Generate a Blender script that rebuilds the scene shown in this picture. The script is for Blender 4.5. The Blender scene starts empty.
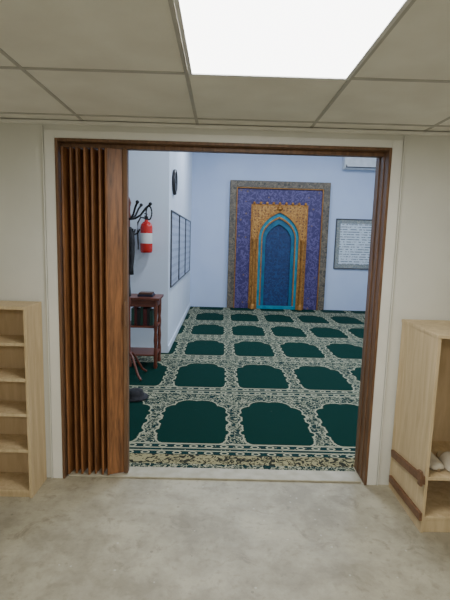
import bpy, bmesh, math
from mathutils import Vector, Matrix

# ------------------------------------------------------------------ helpers
class MB:
    def __init__(s): s.v=[]; s.f=[]; s.m=[]; s.sm=[]
    def add(s,vs,fs,m,smooth=False):
        o=len(s.v); s.v+= [tuple(p) for p in vs]
        for f in fs: s.f.append([i+o for i in f]); s.m.append(m); s.sm.append(smooth)
    def box(s,x0,x1,y0,y1,z0,z1,m=0,mat=None):
        vs=[Vector((x,y,z)) for x in (x0,x1) for y in (y0,y1) for z in (z0,z1)]
        if mat is not None: vs=[mat@p for p in vs]
        s.add(vs,[(0,1,3,2),(4,6,7,5),(0,4,5,1),(2,3,7,6),(0,2,6,4),(1,5,7,3)],m)
    def slab(s,p,q,th,z0,z1,m=0):   # vertical board between two plan points
        p=Vector(p);q=Vector(q);d=(q-p).normalized();n=Vector((-d.y,d.x))*th/2
        c=[p-n,q-n,q+n,p+n]
        vs=[(a.x,a.y,z0) for a in c]+[(a.x,a.y,z1) for a in c]
        s.add(vs,[(3,2,1,0),(4,5,6,7),(0,1,5,4),(1,2,6,5),(2,3,7,6),(3,0,4,7)],m)
    def prism(s,pts,axis,a,b,m=0):
        def mk(p,t):
            if axis=='y': return (p[0],t,p[1])
            if axis=='x': return (t,p[0],p[1])
            return (p[0],p[1],t)
        n=len(pts)
        vs=[mk(p,a) for p in pts]+[mk(p,b) for p in pts]
        s.add(vs,[list(range(n))[::-1],list(range(n,2*n))]+[(i,(i+1)%n,n+(i+1)%n,n+i) for i in range(n)],m)
    def ring(s,outer,inner,y0,y1,m=0,closed=False):
        n=len(outer); L=n if closed else n-1
        vs=[(p[0],y0,p[1]) for p in outer]+[(p[0],y0,p[1]) for p in inner]+[(p[0],y1,p[1]) for p in outer]+[(p[0],y1,p[1]) for p in inner]
        fs=[]
        for i in range(L):
            j=(i+1)%n
            fs+=[(i,j,n+j,n+i),(2*n+i,3*n+i,3*n+j,2*n+j),(i,2*n+i,2*n+j,j),(n+i,n+j,3*n+j,3*n+i)]
        if not closed: fs+=[(0,n,3*n,2*n),(n-1,2*n+n-1,4*n-1,2*n-1)]
        s.add(vs,fs,m)
    def lathe(s,prof,origin,direction=(0,0,1),m=0,n=32,smooth=True):
        d=Vector(direction).normalized(); q=d.to_track_quat('Z','Y').to_matrix(); o=Vector(origin)
        vs=[];fs=[]
        for r,h in prof:
            for k in range(n):
                a=2*math.pi*k/n; vs.append(o+q@Vector((r*math.cos(a),r*math.sin(a),h)))
        for i in range(len(prof)-1):
            for k in range(n):
                k2=(k+1)%n; fs.append((i*n+k,i*n+k2,(i+1)*n+k2,(i+1)*n+k))
        s.add(vs,fs,m,smooth)
        s.add(vs[:n],[list(range(n))[::-1]],m); s.add(vs[-n:],[list(range(n))],m)
    def cyl(s,p0,p1,r,m=0,n=14):
        p0=Vector(p0);p1=Vector(p1);s.lathe([(r,0),(r,(p1-p0).length)],p0,p1-p0,m,n)
    def tube(s,pts,r,m=0,n=8):
        pts=[Vector(p) for p in pts]; vs=[];fs=[]
        for i,p in enumerate(pts):
            t=(pts[min(i+1,len(pts)-1)]-pts[max(i-1,0)]).normalized()
            q=t.to_track_quat('Z','Y').to_matrix()
            for k in range(n):
                a=2*math.pi*k/n; vs.append(p+q@Vector((r*math.cos(a),r*math.sin(a),0)))
        for i in range(len(pts)-1):
            for k in range(n):
                k2=(k+1)%n; fs.append((i*n+k,i*n+k2,(i+1)*n+k2,(i+1)*n+k))
        s.add(vs,fs,m,True)
    def sphere(s,c,r,m=0,sc=(1,1,1),n=16):
        prof=[(max(1e-4,math.sin(math.pi*i/10)),-math.cos(math.pi*i/10)) for i in range(11)]
        vs=[];fs=[]
        for a,h in prof:
            for k in range(n):
                t=2*math.pi*k/n; vs.append((c[0]+r*sc[0]*a*math.cos(t),c[1]+r*sc[1]*a*math.sin(t),c[2]+r*sc[2]*h))
        for i in range(10):
            for k in range(n):
                k2=(k+1)%n; fs.append((i*n+k,i*n+k2,(i+1)*n+k2,(i+1)*n+k))
        s.add(vs,fs,m,True)
    def build(s,name,mats,bevel=0,parent=None):
        me=bpy.data.meshes.new(name); me.from_pydata(s.v,[],s.f)
        for k in mats: me.materials.append(k)
        for i,p in enumerate(me.polygons): p.material_index=s.m[i]; p.use_smooth=s.sm[i]
        bm=bmesh.new(); bm.from_mesh(me); bmesh.ops.recalc_face_normals(bm,faces=bm.faces); bm.to_mesh(me); bm.free()
        ob=bpy.data.objects.new(name,me); bpy.context.scene.collection.objects.link(ob)
        if bevel:
            b=ob.modifiers.new('bev','BEVEL'); b.width=bevel; b.segments=2; b.limit_method='ANGLE'; b.angle_limit=math.radians(50)
        if parent: ob.parent=parent
        return ob
def empty(name,loc=(0,0,0)):
    e=bpy.data.objects.new(name,None); e.location=(0,0,0); bpy.context.scene.collection.objects.link(e); return e

# node expression DSL
class E:
    def __init__(s,nt,sock): s.nt=nt; s.s=sock
    def _m(s,op,*a):
        n=s.nt.nodes.new('ShaderNodeMath'); n.operation=op
        for i,x in enumerate((s,)+a):
            if isinstance(x,E): s.nt.links.new(x.s,n.inputs[i])
            else: n.inputs[i].default_value=x
        return E(s.nt,n.outputs[0])
    def __add__(s,o): return s._m('ADD',o)
    __radd__=__add__
    def __sub__(s,o): return s._m('SUBTRACT',o)
    def __rsub__(s,o): return (s*-1)+o
    def __mul__(s,o): return s._m('MULTIPLY',o)
    __rmul__=__mul__
    def __truediv__(s,o): return s._m('DIVIDE',o)
    def __lt__(s,o): return s._m('LESS_THAN',o)
    def __gt__(s,o): return s._m('GREATER_THAN',o)
    def abs(s): return s._m('ABSOLUTE')
    def fract(s): return s._m('FRACT')
    def sin(s): return s._m('SINE')
    def sqrt(s): return s._m('SQRT')
    def min(s,o): return s._m('MINIMUM',o)
    def max(s,o): return s._m('MAXIMUM',o)
    def clamp(s): return s.max(0.0).min(1.0)
def newmat(name,rough=.6,metal=0.,spec=.5):
    m=bpy.data.materials.new(name); m.use_nodes=True; nt=m.node_tree
    b=nt.nodes['Principled BSDF']; b.inputs['Roughness'].default_value=rough; b.inputs['Metallic'].default_value=metal
    b.inputs['Specular IOR Level'].default_value=spec
    return m,nt,b
def coords(nt):
    t=nt.nodes.new('ShaderNodeTexCoord'); sp=nt.nodes.new('ShaderNodeSeparateXYZ'); nt.links.new(t.outputs['Object'],sp.inputs[0])
    return t.outputs['Object'],E(nt,sp.outputs[0]),E(nt,sp.outputs[1]),E(nt,sp.outputs[2])
def noise(nt,vec,scale,detail=4,sc=(1,1,1),rough=.5,dist=0):
    mp=nt.nodes.new('ShaderNodeMapping'); mp.inputs['Scale'].default_value=sc; nt.links.new(vec,mp.inputs[0])
    n=nt.nodes.new('ShaderNodeTexNoise'); n.inputs['Scale'].default_value=scale; n.inputs['Detail'].default_value=detail
    n.inputs['Roughness'].default_value=rough; n.inputs['Distortion'].default_value=dist
    nt.links.new(mp.outputs[0],n.inputs['Vector']); return E(nt,n.outputs[0])
def voro(nt,vec,scale,sc=(1,1,1),feature='F1',rnd=1.):
    mp=nt.nodes.new('ShaderNodeMapping'); mp.inputs['Scale'].default_value=sc; nt.links.new(vec,mp.inputs[0])
    n=nt.nodes.new('ShaderNodeTexVoronoi'); n.feature=feature; n.inputs['Scale'].default_value=scale; n.inputs['Randomness'].default_value=rnd
    nt.links.new(mp.outputs[0],n.inputs['Vector']); return E(nt,n.outputs['Distance'])
def mix(nt,f,a,b):
    n=nt.nodes.new('ShaderNodeMix'); n.data_type='RGBA'
    if isinstance(f,E): nt.links.new(f.s,n.inputs[0])
    else: n.inputs[0].default_value=f
    for x,i in ((a,6),(b,7)):
        if isinstance(x,tuple): n.inputs[i].default_value=(x+(1,))[:4]
        else: nt.links.new(x,n.inputs[i])
    return n.outputs[2]
def bump(nt,b,h,strength=.2,dist=.01):
    n=nt.nodes.new('ShaderNodeBump'); n.inputs['Strength'].default_value=strength; n.inputs['Distance'].default_value=dist
    nt.links.new(h.s,n.inputs['Height']); nt.links.new(n.outputs[0],b.inputs['Normal'])
def S(v): # sRGB 0-255 -> linear
    return tuple(((c/255)/12.92 if c/255<=.04045 else ((c/255+.055)/1.055)**2.4) for c in v)

def mottled(name,c1,c2,scale=3,rough=.7,bs=.1,bscale=80,metal=0):
    m,nt,b=newmat(name,rough,metal); v,x,y,z=coords(nt)
    n=noise(nt,v,scale,6); nt.links.new(mix(nt,((n-.35)*3.3).clamp(),c1,c2),b.inputs['Base Color'])
    bump(nt,b,noise(nt,v,bscale,3),bs,.003); return m
def wood(name,c1,c2,sc=(14,14,1),scale=3,rough=.45):
    m,nt,b=newmat(name,rough); v,x,y,z=coords(nt)
    n=noise(nt,v,scale,8,sc,.65,.6); n2=noise(nt,v,scale*4,3,sc)
    f=((n*.75+n2*.25-.35)*3.3).clamp()
    nt.links.new(mix(nt,f,c1,c2),b.inputs['Base Color']); bump(nt,b,n2,.15,.002); return m
def plain(name,c,rough=.5,metal=0): 
    c2=tuple(k*.88 for k in c); return mottled(name,c,c2,8,rough,.03,120,metal)
def emis(name,c,st):
    m,nt,b=newmat(name,.5); b.inputs['Base Color'].default_value=(.8,.8,.8,1)
    b.inputs['Emission Color'].default_value=c+(1,); b.inputs['Emission Strength'].default_value=st; return m

# ------------------------------------------------------------------ materials
M_wall=mottled('wall_cream_panel',S((226,226,217)),S((216,216,206)),2,.6)
M_casing=mottled('casing_cream_white',S((238,238,231)),S((228,228,220)),2,.5)
M_ceil=mottled('ceiling_tile_mineral',S((242,241,233)),S((232,230,221)),4,.85,.35,140)
M_grid=plain('ceiling_tbar_paint',S((188,186,178)),.5)
M_ww=mottled('painted_wall_white_blue',S((220,228,240)),S((212,221,236)),1.5,.7)
M_bw=mottled('painted_wall_far_blue',S((194,207,232)),S((186,200,228)),1.5,.7)
M_wood=wood('door_walnut_laminate',S((88,56,32)),S((166,112,68)))
M_wood2=wood('jamb_brown_wood',S((92,66,46)),S((134,100,72)))
M_ply=wood('rack_light_beech',S((192,168,128)),S((218,197,158)),(10,10,1),2,.55)
M_plyd=wood('rack_cleat_brown',S((98,68,46)),S((132,96,68)),(1,8,8),3,.5)
M_plyin=wood('rack_back_hardboard',S((186,160,122)),S((206,182,144)),(6,6,1),2,.7)
M_red=wood('table_mahogany',S((80,38,28)),S((120,64,46)),(1,8,8),3,.35)
M_thr=mottled('threshold_vinyl',S((182,176,156)),S((162,155,132)),12,.5)
M_black=plain('black_plastic',(.015,.015,.018),.4)
M_fabric=mottled('black_felt',(.012,.012,.015),(.03,.03,.035),30,.95,.4,300)
M_extred=plain('extinguisher_red_enamel',(.6,.02,.015),.25)
M_label=plain('label_white',(.75,.75,.72),.5)
M_chrome=plain('chrome',(.7,.7,.72),.25,1)
M_acw=plain('ac_white_plastic',(.8,.82,.84),.35)
M_panel=emis('light_diffuser',(1,.99,.97),8)
M_panelc=emis('light_diffuser_cool',(.8,.9,1),4)
M_alu=plain('panel_frame_white',(.8,.8,.78),.4)

# worn beige-grey concrete floor with dirt
M_floor,nt,b=newmat('floor_concrete_worn',.5); v,x,y,z=coords(nt)
n=noise(nt,v,2.6,9,(1,1,1),.7); n2=noise(nt,v,24,6,(1,1,1),.6); sp=voro(nt,v,11); sp2=voro(nt,v,6.3); n3=noise(nt,v,6,8,(1,1,1),.72,1.0); n4=noise(nt,v,1.3,5,(1,2.2,1),.6,.4)
c=mix(nt,((n-.40)*5).clamp(),S((142,135,115)),S((174,167,144)))
c=mix(nt,((n2-.54)*6).clamp()*.5,c,S((124,116,96)))
c=mix(nt,((n3-.56)*9).clamp()*.6,c,S((116,108,90)))
c=mix(nt,((n4-.56)*7).clamp()*.35,c,S((194,188,168)))
c=mix(nt,(sp<.07)*.45,c,S((202,198,182)))
c=mix(nt,(sp2<.05)*.5,c,S((100,92,76)))
nt.links.new(c,b.inputs['Base Color']); bump(nt,b,n2,.15,.004)

# prayer carpet
M_carpet,nt,b=newmat('prayer_carpet_green',.95,0,.1); v,x,y,z=coords(nt)
PX,PY=.69,1.28; cx0,y0=-.20,3.05
px=(((x-(cx0-PX/2))/PX).fract()-.5).abs()*PX
q=(((y-y0)/PY).fract()-.5)*PY+.10       # niche centre offset
def circ(a,bq,r): return ((px-a)*(px-a)+(q-bq)*(q-bq)).sqrt()-r
def boxd(hx,cy,hy): return (px-hx).max((q-cy).abs()-hy)
d=boxd(.27,-.06,.28).min(circ(.175,.225,.10)).min(circ(.065,.33,.125)).min(circ(.24,-.05,.055)).min(circ(.175,-.36,.09)).min(boxd(.19,-.36,.09)).min(circ(.25,.12,.045)).min(circ(.25,-.24,.045))
niche=d<0
edge1=(d>.004)*(d<.016)
fl=voro(nt,v,26,(1,1,1)); fl2=voro(nt,v,60)
nz=noise(nt,v,20,3,(1,1,1),.5,1.2)
vines=((nz-.5).abs()<.034)
blob=(fl<.25)*((fl-.15).abs()>.04)
flor=blob.max(vines)
q2=(((y-y0)/PY).fract()-.5)*PY
band=(q2.abs()>.555)
bandline=((q2.abs()-.55).abs()<.009).max((q2.abs()-.618).abs()<.007)
zx=((x/.115).fract()-.5).abs()*.115
leaf=((zx*zx+(q2.abs()-.587)*(q2.abs()-.587)*2).sqrt()-.026).abs()<.007
GR=S((2,38,32)); GR2=S((6,52,44)); DK=S((14,46,46)); CR=S((162,160,134)); GO=S((130,124,84))
pile=noise(nt,v,180,2)
green=mix(nt,pile,GR,GR2)
orn=mix(nt,flor,DK,CR)
orn=mix(nt,(fl2<.16)*.8,orn,GO)
c=mix(nt,edge1,orn,CR)
c=mix(nt,niche,c,green)
bc=mix(nt,leaf.max(fl<.15),DK,CR)
c=mix(nt,band,c,bc)
c=mix(nt,bandline,c,CR)
c=mix(nt,(y<2.97)*(y>2.84),c,mix(nt,flor.max((nz-.45).abs()<.04),S((44,46,38)),S((150,142,106))))
nt.links.new(c,b.inputs['Base Color']); bump(nt,b,pile,.5,.006)

# mihrab materials
def ornmat(name,base,c1,c2,scale,rough=.5,metal=0):
    m,nt,b=newmat(name,rough,metal); v,x,y,z=coords(nt)
    a=voro(nt,v,scale,(1,.01,1),'F1',.35); nn=noise(nt,v,scale*.9,3,(1,.01,1),.5,1.5)
    c=mix(nt,((nn-.5).abs()<.04),base,c1); c=mix(nt,(a<.28),c,c2); c=mix(nt,(a<.14),c,base)
    nt.links.new(c,b.inputs['Base Color']); bump(nt,b,a,.3,.01); return m
M_mgrey=ornmat('mihrab_bronze_grey_border',S((88,80,70)),S((124,110,90)),S((64,60,54)),9)
M_mpurple=ornmat('mihrab_purple_panel',S((54,44,96)),S((92,82,130)),S((112,88,82)),8)
M_mgold=ornmat('mihrab_gold',S((158,108,54)),S((196,146,76)),S((100,64,44)),14,.38,.3)
M_gold=mottled('gold_moulding',S((186,132,64)),S((146,94,44)),20,.35,.3,60,.4)
M_turq=mottled('mihrab_turquoise',S((20,142,162)),S((14,114,142)),6,.4)
M_teal=ornmat('mihrab_deep_blue_niche',S((14,44,92)),S((20,64,112)),S((18,40,82)),10)
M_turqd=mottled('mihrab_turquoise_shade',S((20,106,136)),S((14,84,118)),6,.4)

# text sheets
def sheet(name,bg,ink,axis,lines=18):
    m,nt,b=newmat(name,.35); v,x,y,z=coords(nt)
    row=((z*lines).fract()-.5).abs()<.2
    w=noise(nt,v,26,3,(1,1,.6))>.47
    c=mix(nt,row*w*.75,bg,ink)
    nt.links.new(c,b.inputs['Base Color']); return m
M_sheet=sheet('printed_sheet_pale_blue',S((206,214,222)),S((60,80,90)),'x')
M_sheet2=sheet('notice_sheet_grey_blue',S((182,192,212)),S((128,140,166)),'y',9)
M_sheetb=ornmat('poster_border',S((120,128,132)),S((160,160,150)),S((80,88,90)),16)
M_dframe=plain('frame_dark',S((70,70,74)),.4)

# ------------------------------------------------------------------ room shells
D=2.65; D2=2.85; CH=2.21; FH=3.95; FY=10.0
L,R,T=-.985,.98,2.11
w=MB()
w.box(-2.9,L,D,D2,0,FH); w.box(R,4.4,D,D2,0,FH); w.box(L,R,D,D2,T,FH)
w.build('wall_doorway',[M_wall])
w=MB(); w.box(-2.6,-2.5,-2.6,D,0,CH+.1); w.build('wall_left',[M_wall])
w=MB(); w.box(2.5,2.6,-2.6,D,0,CH+.1); w.build('wall_right',[M_wall])
w=MB(); w.box(-2.5,2.5,-2.6,-2.5,0,CH+.1); w.build('wall_rear',[M_wall])
w=MB(); w.box(-2.9,2.7,-2.7,D2,-.1,0); w.build('floor',[M_floor])
w=MB(); w.box(-2.9,4.4,D2,FY+.1,-.1,0); w.build('floor_prayer_room',[M_thr])
# ceiling with T-bar grid
c_=MB(); c_.box(-2.5,2.5,-2.5,D,CH,CH+.1,0)
xs=[-.16+.66*k for k in range(-3,4)]; ys=[1.86+.66*k for k in range(-6,2)]
for gx in xs: c_.box(gx-.008,gx+.008,-2.5,D,CH-.004,CH,1)
for gy in ys: c_.box(-2.5,2.5,gy-.008,gy+.008,CH-.005,CH,1)
c_.build('ceiling',[M_ceil,M_grid])
w=MB(); w.box(-2.5,2.5,D-.022,D-.001,CH-.024,CH-.006); w.build('trim_1',[M_casing],.002)
# inner room
w=MB(); w.box(-2.9,4.4,FY,FY+.1,0,FH); w.build('wall_far',[M_bw])
w=MB(); w.box(-2.9,-.7,5.8,FY,0,FH); w.build('wall_partition',[M_ww])
w=MB(); w.box(-2.9,-2.8,D2,5.8,0,FH); w.build('wall_inner_left',[M_ww])
w=MB(); w.box(4.3,4.4,D2,FY,0,FH); w.build('wall_inner_right',[M_ww])
w=MB(); w.box(-2.9,4.4,D,FY+.1,FH,FH+.1); w.build('ceiling_prayer_room',[M_ww])
w=MB(); w.box(-.699,-.687,5.81,FY-.001,.013,.10); w.build('baseboard_partition',[M_ww],.002)
# carpet: fitted roll following the room plan, lapping under the door line
w=MB()
w.prism([(-2.78,2.87),(L+.03,2.87),(L+.03,2.79),(R-.03,2.79),(R-.03,2.87),(4.29,2.87),(4.29,9.985),(-.685,9.985),(-.685,5.785),(-2.78,5.785)],'z',.0005,.012)
w.build('prayer_carpet',[M_carpet])
w=MB(); w.box(L+.03,R-.03,D+.01,2.788,0,.013); w.build('door_threshold',[M_thr],.004)

# ------------------------------------------------------------------ door frame
w=MB()
w.box(L,L+.016,D-.012,D2+.01,0,T); w.box(R-.016,R,D-.012,D2+.01,0,T); w.box(L+.016,R-.016,D-.012,D2+.01,T-.016,T)
w.box(R-.022,R-.016,D+.05,D+.08,0.015,T-.02); w.box(R-.022,R-.016,D+.13,D+.15,0.015,T-.02)
w.build('door_frame',[M_wood2],.002)
w=MB()
w.box(L-.062,L-.001,D-.008,D-.001,0,T+.045); w.box(R+.001,R+.062,D-.008,D-.001,0,T+.045); w.box(L-.001,R+.001,D-.008,D-.001,T+.001,T+.045)
w.build('trim_2',[M_casing],.002)
w=MB()
for xx in (L-.07,R+.07,-1.75,1.75): w.box(xx-.004,xx+.004,D-.012,D-.001,0,CH-.03)
w.build('trim_3',[M_wall],.002)

# ------------------------------------------------------------------ accordion door
root=empty('accordion_folding_door')
w=MB()
pts=[]
for k in range(13):
    pts.append((-.955+.0215*k+(.004 if k%4==2 else 0),(2.672+.006*((k*7)%3)) if k%2==0 else 2.775))
for i,(a,b_) in enumerate(zip(pts[:-1],pts[1:])): w.slab(a,b_,.007,.014+.004*((i//2)%3),2.068,0)
w.slab(pts[-1],(-.60,2.71),.010,.018,2.068,0)
w.build('folding_panels',[M_wood],.0015,root)
w=MB()
for i,p in enumerate(pts):
    if i%2==0: w.cyl((p[0],p[1]-.004,.019),(p[0],p[1]-.004,2.067),.0078,0,10)
w.build('hinge_beads',[M_wood],0,root)
w=MB(); w.box(-.603,-.576,2.69,2.735,.018,2.07); w.build('lead_post',[M_wood2],.003,root)
w=MB(); w.box(-.598,-.583,2.672,2.69,1.0,1.16); w.build('pull_handle',[M_wood2],.004,root)
w=MB(); w.box(L+.018,R-.024,2.70,2.75,2.071,2.0935); w.build('head_track',[M_wood2],.002,root)

# ------------------------------------------------------------------ shoe racks
root=empty('shoe_rack')
def part(name,mat,*bx,bev=.0015,root=root):
    w=MB()
    for q_ in bx: w.box(*q_)
    return w.build(name,[mat],bev,root)
x0,x1,ya,yb=-1.92,-1.085,2.42,2.635
part('side_panels',M_ply,(x1-.018,x1,ya,yb,0,1.15),(x0,x0+.018,ya,yb,0,1.15),(-1.53,-1.512,ya+.004,yb-.008,.06,1.13))
part('top_board',M_ply,(x0+.018,x1-.018,ya,yb,1.132,1.15))
for i,zz in enumerate((.045,.30,.52,.73,.94)):
    part('shelf_%d'%(i+1),M_ply,(x0+.018,-1.531,ya+.004,yb-.008,zz-.018,zz),(-1.511,x1-.018,ya+.004,yb-.008,zz-.018,zz))
part('back_panel',M_plyin,(x0+.018,x1-.018,yb-.007,yb,0.01,1.132))
part('plinth',M_ply,(x0+.018,x1-.018,ya+.01,ya+.026,0,.026))

root2=empty('shoe_rack.001')
x0,x1,ya,yb=1.12,1.83,2.18,2.635
RT=1.08
P=lambda n,m,*b: part(n,m,*b,root=root2)
P('side_panels',M_ply,(x0,x0+.018,ya,yb,0,RT),(x1-.018,x1,ya,yb,0,RT))
P('top_board',M_ply,(x0-.004,x1+.004,ya-.004,yb,RT+.001,RT+.019))
P('shelf_1',M_ply,(x0+.019,x1-.019,ya+.004,yb-.008,.072,.09))
P('shelf_2',M_ply,(x0+.019,x1-.019,ya+.004,yb-.008,.302,.32))
P('back_panel',M_plyin,(x0+.019,x1-.019,yb-.007,yb-.001,.01,RT))
P('plinth',M_ply,(x0+.019,x1-.019,ya+.006,ya+.022,0,.071))
rot=lambda a,c:Matrix.Translation(c)@Matrix.Rotation(a,4,'X')
w=MB()
w.box(-.016,0,-.23,.20,-.022,.022,0,rot(math.radians(-8),(x0-.001,2.40,.275)))
w.box(-.016,0,-.23,.20,-.022,.022,0,rot(math.radians(-3),(x0-.001,2.40,.085)))
w.box(-.030,-.016,-.235,-.20,-.03,.05,0,rot(math.radians(-8),(x0-.001,2.40,.275)))
w.build('side_cleats',[M_plyd],.002,root2)

# slippers
def slipper(name,cx,cy,z,ang):
    e=MB(); Lh=.125
    out=[]
    N=28
    for i in range(N):
        t=2*math.pi*i/N; yy=math.cos(t)*Lh; wd=.040+.010*math.cos(t)-.006*math.cos(2*t)
        out.append((math.sin(t)*wd,yy))
    c,s_=math.cos(ang),math.sin(ang)
    tr=lambda p:(cx+p[0]*c-p[1]*s_,cy+p[0]*s_+p[1]*c)
    e.prism([tr(p) for p in out],'z',z,z+.014,0)
    e.prism([tr((p[0]*.9,p[1]*.94)) for p in out],'z',z+.014,z+.022,1)
    vs=[];fs=[];A=12;B=9
    for j in range(B):
        yy=-.115+.125*j/(B-1)*1.05; ww=.046*(1-max(0,(-yy-.06)/.075)**2*.55); hh=.03+.026*(j/(B-1))
        for i in range(A):
            a=math.pi*i/(A-1); p=tr((math.cos(a)*ww,yy)); vs.append((p[0],p[1],z+.012+hh*math.sin(a)))
    for j in range(B-1):
        for i in range(A-1): fs.append((j*A+i,j*A+i+1,(j+1)*A+i+1,(j+1)*A+i))
    fs.append(list(range(A)))
    e.add(vs,fs,2,True)
    return e.build(name,[M_plin_sole,M_insole,M_vamp],0)
M_plin_sole=plain('slipper_sole_tan',S((150,128,96)),.7); M_insole=plain('slipper_insole_beige',S((205,192,165)),.8); M_vamp=plain('slipper_strap_ivory',S((212,204,186)),.5)
zs=.321
slipper('slipper',1.21,2.36,zs,math.radians(8)); slipper('slipper',1.32,2.33,zs,math.radians(-6))
slipper('slipper',1.47,2.42,zs,0); slipper('slipper',1.58,2.42,zs,.1)

# ------------------------------------------------------------------ lights fixtures
def fixture(name,x0,x1,y0,y1,z,mat):
    w=MB(); f=.014
    w.box(x0,x1,y0,y0+f,z-.008,z,0); w.box(x0,x1,y1-f,y1,z-.008,z,0); w.box(x0,x0+f,y0+f,y1-f,z-.008,z,0); w.box(x1-f,x1,y0+f,y1-f,z-.008,z,0)
    w.box(x0+f,x1-f,y0+f,y1-f,z-.004,z,1)
    w.build(name,[M_alu,mat])
def area(name,loc,sx,sy,e,col):
    l=bpy.data.lights.new(name,'AREA'); l.shape='RECTANGLE'; l.size=sx; l.size_y=sy; l.energy=e; l.color=col
    o=bpy.data.objects.new(name,l); o.location=loc; bpy.context.scene.collection.objects.link(o)
WARM=(1,.98,.935); COOL=(.78,.875,1)
for i,(gx,gy) in enumerate(((-.149,1.211),(-.149,-1.429))):  # second panel and lamp are added behind the camera as unseen fill
    fixture('ceiling_light_panel',gx,gx+.638,gy,gy+.638,CH-.0055,M_panel)
    area('ceiling_panel_lamp',(gx+.319,gy+.319,CH-.03),.58,.58,(20,38)[i],WARM)
for (gx,gy) in ((.1,4.2),(2.2,4.2),(.1,7.2),(2.2,7.2)):
    fixture('ceiling_light_panel',gx,gx+.62,gy,gy+.62,FH-.001,M_panelc)
    area('ceiling_panel_lamp',(gx+.31,gy+.31,FH-.03),.58,.58,60,COOL)

# ------------------------------------------------------------------ mihrab
root=empty('mihrab')
mc=1.27
def frame(name,x0,x1,z0,z1,t,y0,y1,mat,bev=.006):
    w=MB()
    w.box(x0,x0+t,y0,y1,z0,z1); w.box(x1-t,x1,y0,y1,z0,z1); w.box(x0+t,x1-t,y0,y1,z1-t,z1)
    return w.build(name,[mat],bev,root)
B=FY-.005
frame('outer_border',.15,2.38,.014,2.87,.15,B-.09,B,M_mgrey,.01)
frame('gold_bead_outer',.30,2.23,.014,2.72,.02,B-.10,B,M_gold)
w=MB(); x0,x1=.32,2.21
w.box(x0,.66,B-.06,B,.014,2.70); w.box(1.88,x1,B-.06,B,.014,2.70); w.box(.66,1.88,B-.06,B,2.34,2.70)
w.build('purple_panel',[M_mpurple],.002,root)
frame('gold_bead_inner',.635,1.905,.014,2.365,.03,B-.09,B-.0,M_gold)
def arch(hw,zs,zt,z0=.014,n=14):
    pts=[(mc-hw,z0),(mc-hw,z0+.5*(zs-z0)),(mc-hw,zs)]
    for i in range(1,n+1):
        t=i/n; a=t*math.pi/2
        xx=hw*math.cos(a)**.92; zz=(zt-zs)*(.80*math.sin(a)+.20*t**3)
        pts.append((mc-xx,zs+zz))
    pts[-1]=(mc,zt)
    return pts+[(2*mc-p[0],p[1]) for p in pts[-2::-1]]
gold_in=arch(.47,1.62,2.22)
hw=.605; zt=2.335
outer=[]
for p in gold_in:
    if p[1]<=1.62+1e-6: outer.append((mc-hw if p[0]<mc else mc+hw,p[1]))
    else:
        dx,dz=p[0]-mc,p[1]-1.62
        s_=min(hw/abs(dx) if abs(dx)>1e-6 else 1e9,(zt-1.62)/dz); outer.append((mc+dx*s_,1.62+dz*s_))
for sgn in (-1,1):
    k=min(range(len(outer)),key=lambda i:(outer[i][0]-(mc+sgn*hw))**2+(outer[i][1]-zt)**2); outer[k]=(mc+sgn*hw,zt)
w=MB(); w.ring(outer,gold_in,B-.10,B-.01); w.build('gold_spandrel',[M_mgold],0,root)
w=MB(); w.ring(arch(.49,1.62,2.25),arch(.45,1.62,2.19),B-.125,B-.02); w.build('gold_arch_moulding',[M_gold],0,root)
w=MB(); w.ring(arch(.45,1.62,2.19),arch(.385,1.61,2.09),B-.085,B-.02); w.build('turquoise_arch',[M_turq],0,root)
w=MB(); w.ring(arch(.39,1.61,2.10),arch(.365,1.61,2.06),B-.10,B-.02); w.build('gold_arch_inner',[M_gold],0,root)
w=MB(); w.ring(arch(.365,1.61,2.06),arch(.29,1.55,1.93),B-.06,B-.015); w.build('niche_turquoise_step',[M_turqd],0,root)
w=MB(); pts_=arch(.37,1.60,2.05); w.prism(pts_,'y',B-.02,B-.002); w.build('niche_back',[M_teal],0,root)
w=MB()
for sx in (-1,1):
    X=mc+sx*.545
    w.lathe([(.055,0),(.055,.08),(.04,.10),(.034,.14),(.05,.20),(.034,.27),(.03,.5),(.03,1.25),(.034,1.32),(.055,1.40),(.036,1.46),(.06,1.52),(.06,1.58)],(X,B-.135,.014),(0,0,1),0,20)
w.build('gold_colonnettes',[M_gold],0,root)
w=MB(); w.lathe([(.001,0),(.05,.02),(.07,.05),(.05,.08),(.03,.1),(.001,.18)],(mc,B-.12,2.22),(0,0,1),0,16)
for k in range(9):
    X=.70+k*(1.84-.70)/8; w.sphere((X,B-.10,2.385),.03,0,(1,.6,1.2),12)
w.build('gold_cresting',[M_gold],0,root)
w=MB(); w.box(mc-.44,mc+.44,B-.11,B-.086,.0135,.09); w.build('sill_step',[M_turq],.004,root)

# poster right
root=empty('framed_scripture_poster')
w=MB(); x0,x1,z0,z1=2.56,3.66,.97,2.10; t=.022
w.box(x0,x0+t,B-.03,B,z0,z1); w.box(x1-t,x1,B-.03,B,z0,z1); w.box(x0+t,x1-t,B-.03,B,z0,z0+t); w.box(x0+t,x1-t,B-.03,B,z1-t,z1)
w.build('frame',[M_dframe],.003,root)
w=MB(); w.box(x0+t,x1-t,B-.012,B-.002,z0+t,z1-t); w.build('patterned_mount',[M_sheetb],0,root)
w=MB(); w.box(x0+.11,x1-.11,B-.015,B-.012,z0+.11,z1-.11); w.build('printed_sheet',[M_sheet],0,root)

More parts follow.
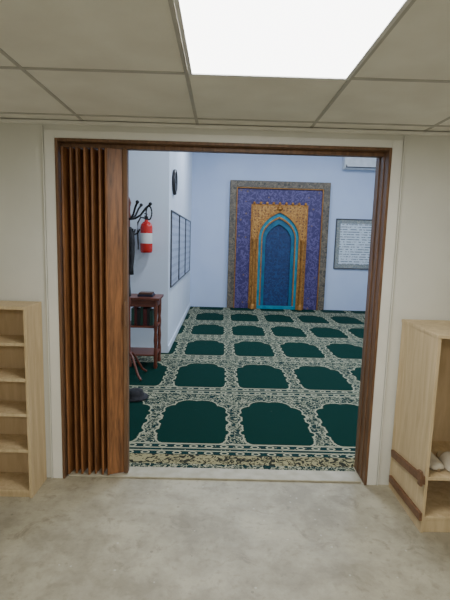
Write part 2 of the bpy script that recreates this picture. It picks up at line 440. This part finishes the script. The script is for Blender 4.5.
# air conditioner
root=empty('air_conditioner')
w=MB(); x0,x1=2.62,3.72; z0=3.16
pr=[(B,z0+.02),(B,z0+.36),(B-.17,z0+.36),(B-.205,z0+.33),(B-.225,z0+.20),(B-.215,z0+.10),(B-.17,z0+.03),(B-.10,z0)]
w.prism(pr,'x',x0,x1); w.build('body',[M_acw],.006,root)
w=MB(); w.box(x0+.04,x1-.04,B-.222,B-.17,z0+.03,z0+.085,0,None); w.build('outlet',[M_black],.004,root)
w=MB(); w.box(x0+.05,x1-.05,0,.006,-.035,.035,0,Matrix.Translation((0,B-.228,z0+.075))@Matrix.Rotation(math.radians(-25),4,'X')); w.build('louvre',[M_acw],.002,root)

# notice boards on partition wall (face +X)
XW=-.698
root=empty('notice_board')
w=MB()
for (ya,yb,z0,z1) in ((5.98,7.05,.88,1.93),(7.1,8.25,.88,1.93),(8.3,9.5,.88,1.93)):
    t=.018
    w.box(XW,XW+.02,ya,ya+t,z0,z1,0); w.box(XW,XW+.02,yb-t,yb,z0,z1,0); w.box(XW,XW+.02,ya+t,yb-t,z0,z0+t,0); w.box(XW,XW+.02,ya+t,yb-t,z1-t,z1,0)
    w.box(XW,XW+.008,ya+t,yb-t,z0+t,z1-t,1)
w.build('boards',[M_dframe,M_sheet2],0,root)
# clock
w=MB(); o=(XW+.001,6.26,2.33)
w.lathe([(.165,0),(.175,.01),(.175,.03),(.165,.042),(.145,.042),(.145,.022)],o,(1,0,0),0,40)
w.lathe([(.144,0),(.144,.003)],(XW+.024,6.26,2.33),(1,0,0),1,32)
w.box(XW+.028,XW+.031,6.255,6.265,2.33,2.43,0); w.box(XW+.028,XW+.031,6.255,6.33,2.325,2.335,0)
w.build('wall_clock',[M_black,plain('clock_face_grey',(.10,.11,.13),.4)])

# ------------------------------------------------------------------ fire extinguisher on the partition face (y=5.8)
WY=5.797
root=empty('fire_extinguisher')
ex,ey,ez=-.975,WY-.095,1.36
w=MB(); w.lathe([(.06,0),(.072,.006),(.078,.03),(.078,.32),(.07,.36),(.045,.39),(.025,.40),(.025,.42)],(ex,ey,ez),(0,0,1),0,32); w.build('cylinder_body',[M_extred],0,root)
w=MB(); w.lathe([(.0788,0),(.0788,.13)],(ex,ey,ez+.12),(0,0,1),0,32); w.build('label',[M_label],0,root)
w=MB(); w.cyl((ex,ey,ez+.42),(ex,ey,ez+.46),.022,0); w.box(ex-.012,ex+.012,ey-.10,ey+.03,ez+.455,ez+.468,0); w.box(ex-.01,ex+.01,ey-.11,ey+.02,ez+.485,ez+.497,0)
w.tube([(ex-.02,ey,ez+.44),(ex-.07,ey-.02,ez+.45),(ex-.105,ey-.03,ez+.38),(ex-.11,ey-.03,ez+.25),(ex-.10,ey-.03,ez+.12),(ex-.10,ey-.03,ez+.04)],.011,0)
w.build('valve_and_hose',[M_black],0,root)
w=MB(); w.box(ex-.03,ex+.03,ey+.079,WY,ez+.15,ez+.36); w.build('wall_bracket',[M_chrome],0,root)

# coat stand beside the door
root=empty('coat_stand')
sx_,sy_=-1.0,4.72
w=MB()
w.lathe([(.03,.12),(.036,.16),(.022,.2),(.02,.8),(.028,.84),(.02,.88),(.019,1.72),(.03,1.76),(.022,1.80),(.022,1.86),(.032,1.90),(.02,1.94),(.002,1.97)],(sx_,sy_,.0125),(0,0,1),0,18)
for k in range(4):
    a=math.radians(45+90*k); ca,sa=math.cos(a),math.sin(a)
    w.tube([(sx_+ca*r,sy_+sa*r,z_) for r,z_ in ((.0,.30),(.06,.27),(.12,.17),(.18,.07),(.235,.03))],.014,0)
w.build('pole_and_feet',[M_red],0,root)
w=MB()
for k in range(6):
    a=math.radians(5+60*k); ca,sa=math.cos(a),math.sin(a)
    w.tube([(sx_+ca*r,sy_+sa*r,z_) for r,z_ in ((.0,1.74),(.07,1.75),(.13,1.79),(.18,1.86),(.225,1.90))],.011,0)
    w.sphere((sx_+ca*.23,sy_+sa*.23,1.908),.019,0,(1,1,1),10)
    w.tube([(sx_+ca*r,sy_+sa*r,z_) for r,z_ in ((.0,1.60),(.06,1.58),(.10,1.60),(.12,1.64))],.009,0)
w.build('hook_arms',[M_fabric],0,root)
def drape(name,cx,cy,ztop,prof,fx,fy,mat,seed=0):
    w=MB(); n=28; vs=[];fs=[]
    for j,(r,h) in enumerate(prof):
        for k in range(n):
            a=2*math.pi*k/n; rr=r*(1+.15*math.sin(5*a+seed)+.07*math.sin(9*a+j*.4)); vs.append((cx+rr*math.cos(a)*fx,cy+rr*fy*math.sin(a),ztop-h))
    for j in range(len(prof)-1):
        for k in range(n): k2=(k+1)%n; fs.append((j*n+k,j*n+k2,(j+1)*n+k2,(j+1)*n+k))
    fs+=[list(range(n)),list(range((len(prof)-1)*n,len(prof)*n))]
    w.add(vs,fs,0,True); w.build(name,[mat],0,root)
M_cloth=mottled('charcoal_cloth',(.03,.03,.036),(.055,.055,.062),20,.95,.4,200)
drape('hanging_scarf',sx_+.03,sy_-.085,1.66,[(.02,.0),(.05,.05),(.062,.16),(.058,.30),(.045,.42),(.05,.50)],.8,.7,M_fabric)
drape('hanging_coat',sx_-.10,sy_-.01,1.80,[(.02,.0),(.07,.05),(.10,.14),(.10,.35),(.11,.6),(.125,.82),(.13,.88)],.85,.9,M_cloth,2)
w=MB()
for i in range(26):
    a=2*math.pi*i/26; w.sphere((sx_+.215+.03*math.sin(a),sy_+.02,1.885-.07*(1-math.cos(a))),.009,0,(1,1,1),8)
w.build('prayer_beads',[M_fabric],0,root)

# wooden side table
root=empty('wooden_side_table')
tx0,tx1,ty0,ty1,tz=-1.40,-.71,5.02,5.42,.86
P=lambda n,m,*b,bev=.004: part(n,m,*b,bev=bev,root=root)
P('top',M_red,(tx0,tx1,ty0,ty1,tz-.03,tz))
P('apron',M_red,(tx0+.04,tx1-.04,ty0+.03,ty0+.05,tz-.11,tz-.031),(tx0+.04,tx1-.04,ty1-.05,ty1-.03,tz-.11,tz-.031),(tx1-.05,tx1-.03,ty0+.05,ty1-.05,tz-.11,tz-.031))
P('mid_shelf',M_red,(tx0+.03,tx1-.03,ty0+.03,ty1-.03,.50,.52))
P('low_shelf',M_red,(tx0+.03,tx1-.03,ty0+.03,ty1-.03,.16,.18))
w=MB()
for X in (tx0+.045,tx1-.045):
    for Y in (ty0+.045,ty1-.045):
        w.lathe([(.018,0),(.026,.03),(.02,.06),(.024,.15),(.024,.19),(.017,.24),(.024,.34),(.017,.44),(.024,.49),(.024,.53),(.017,.58),(.024,.66),(.024,.828)],(X,Y,.0125),(0,0,1),0,14)
w.build('turned_legs',[M_red],0,root)
w=MB()
for i,(h,t_) in enumerate(((.20,.035),(.23,.03),(.19,.04),(.22,.028),(.2,.045),(.21,.03),(.18,.035))):
    X=-1.05+sum(k for k in (.037,.032,.042,.03,.047,.032,.037)[:i])
    w.box(X,X+t_,5.10,5.26,.521,.521+h,i%3)
w.build('row_of_books',[plain('book_cover_green',S((30,70,60))),plain('book_cover_maroon',S((90,30,34))),plain('book_cover_black',S((30,30,34)))],.003)
w=MB(); w.box(-.98,-.80,5.12,5.30,.861,.885,0); w.box(-.97,-.81,5.13,5.29,.886,.905,1); w.build('stacked_books',[plain('book_cover_navy',S((30,36,60))),plain('book_cover_brown',S((80,50,36)))],.003)

# black cap on the carpet
w=MB(); w.lathe([(.10,0),(.125,.008),(.125,.018),(.085,.022),(.083,.05),(.072,.078),(.04,.09),(.002,.094)],(-.80,4.07,.0125),(0,0,1),0,32); w.build('black_cap',[M_fabric])

# ------------------------------------------------------------------ world, camera
wd=bpy.data.worlds.new('world'); bpy.context.scene.world=wd; wd.use_nodes=True
wd.node_tree.nodes['Background'].inputs[0].default_value=(.5,.55,.6,1); wd.node_tree.nodes['Background'].inputs[1].default_value=.2
Y=Vector((-3,60,-437)).normalized(); Z=Vector((88,3185,437)).normalized(); Z=(Z-Y*Z.dot(Y)).normalized(); X=Y.cross(Z)
Rm=Matrix((X,Y,Z)).to_4x4()
cam=bpy.data.cameras.new('camera'); co=bpy.data.objects.new('camera',cam); bpy.context.scene.collection.objects.link(co)
co.matrix_world=Matrix.Translation((0,0,1.55))@Rm
cam.sensor_fit='VERTICAL'; cam.sensor_height=36; cam.lens=36*437/600; cam.clip_start=.05
bpy.context.scene.camera=co
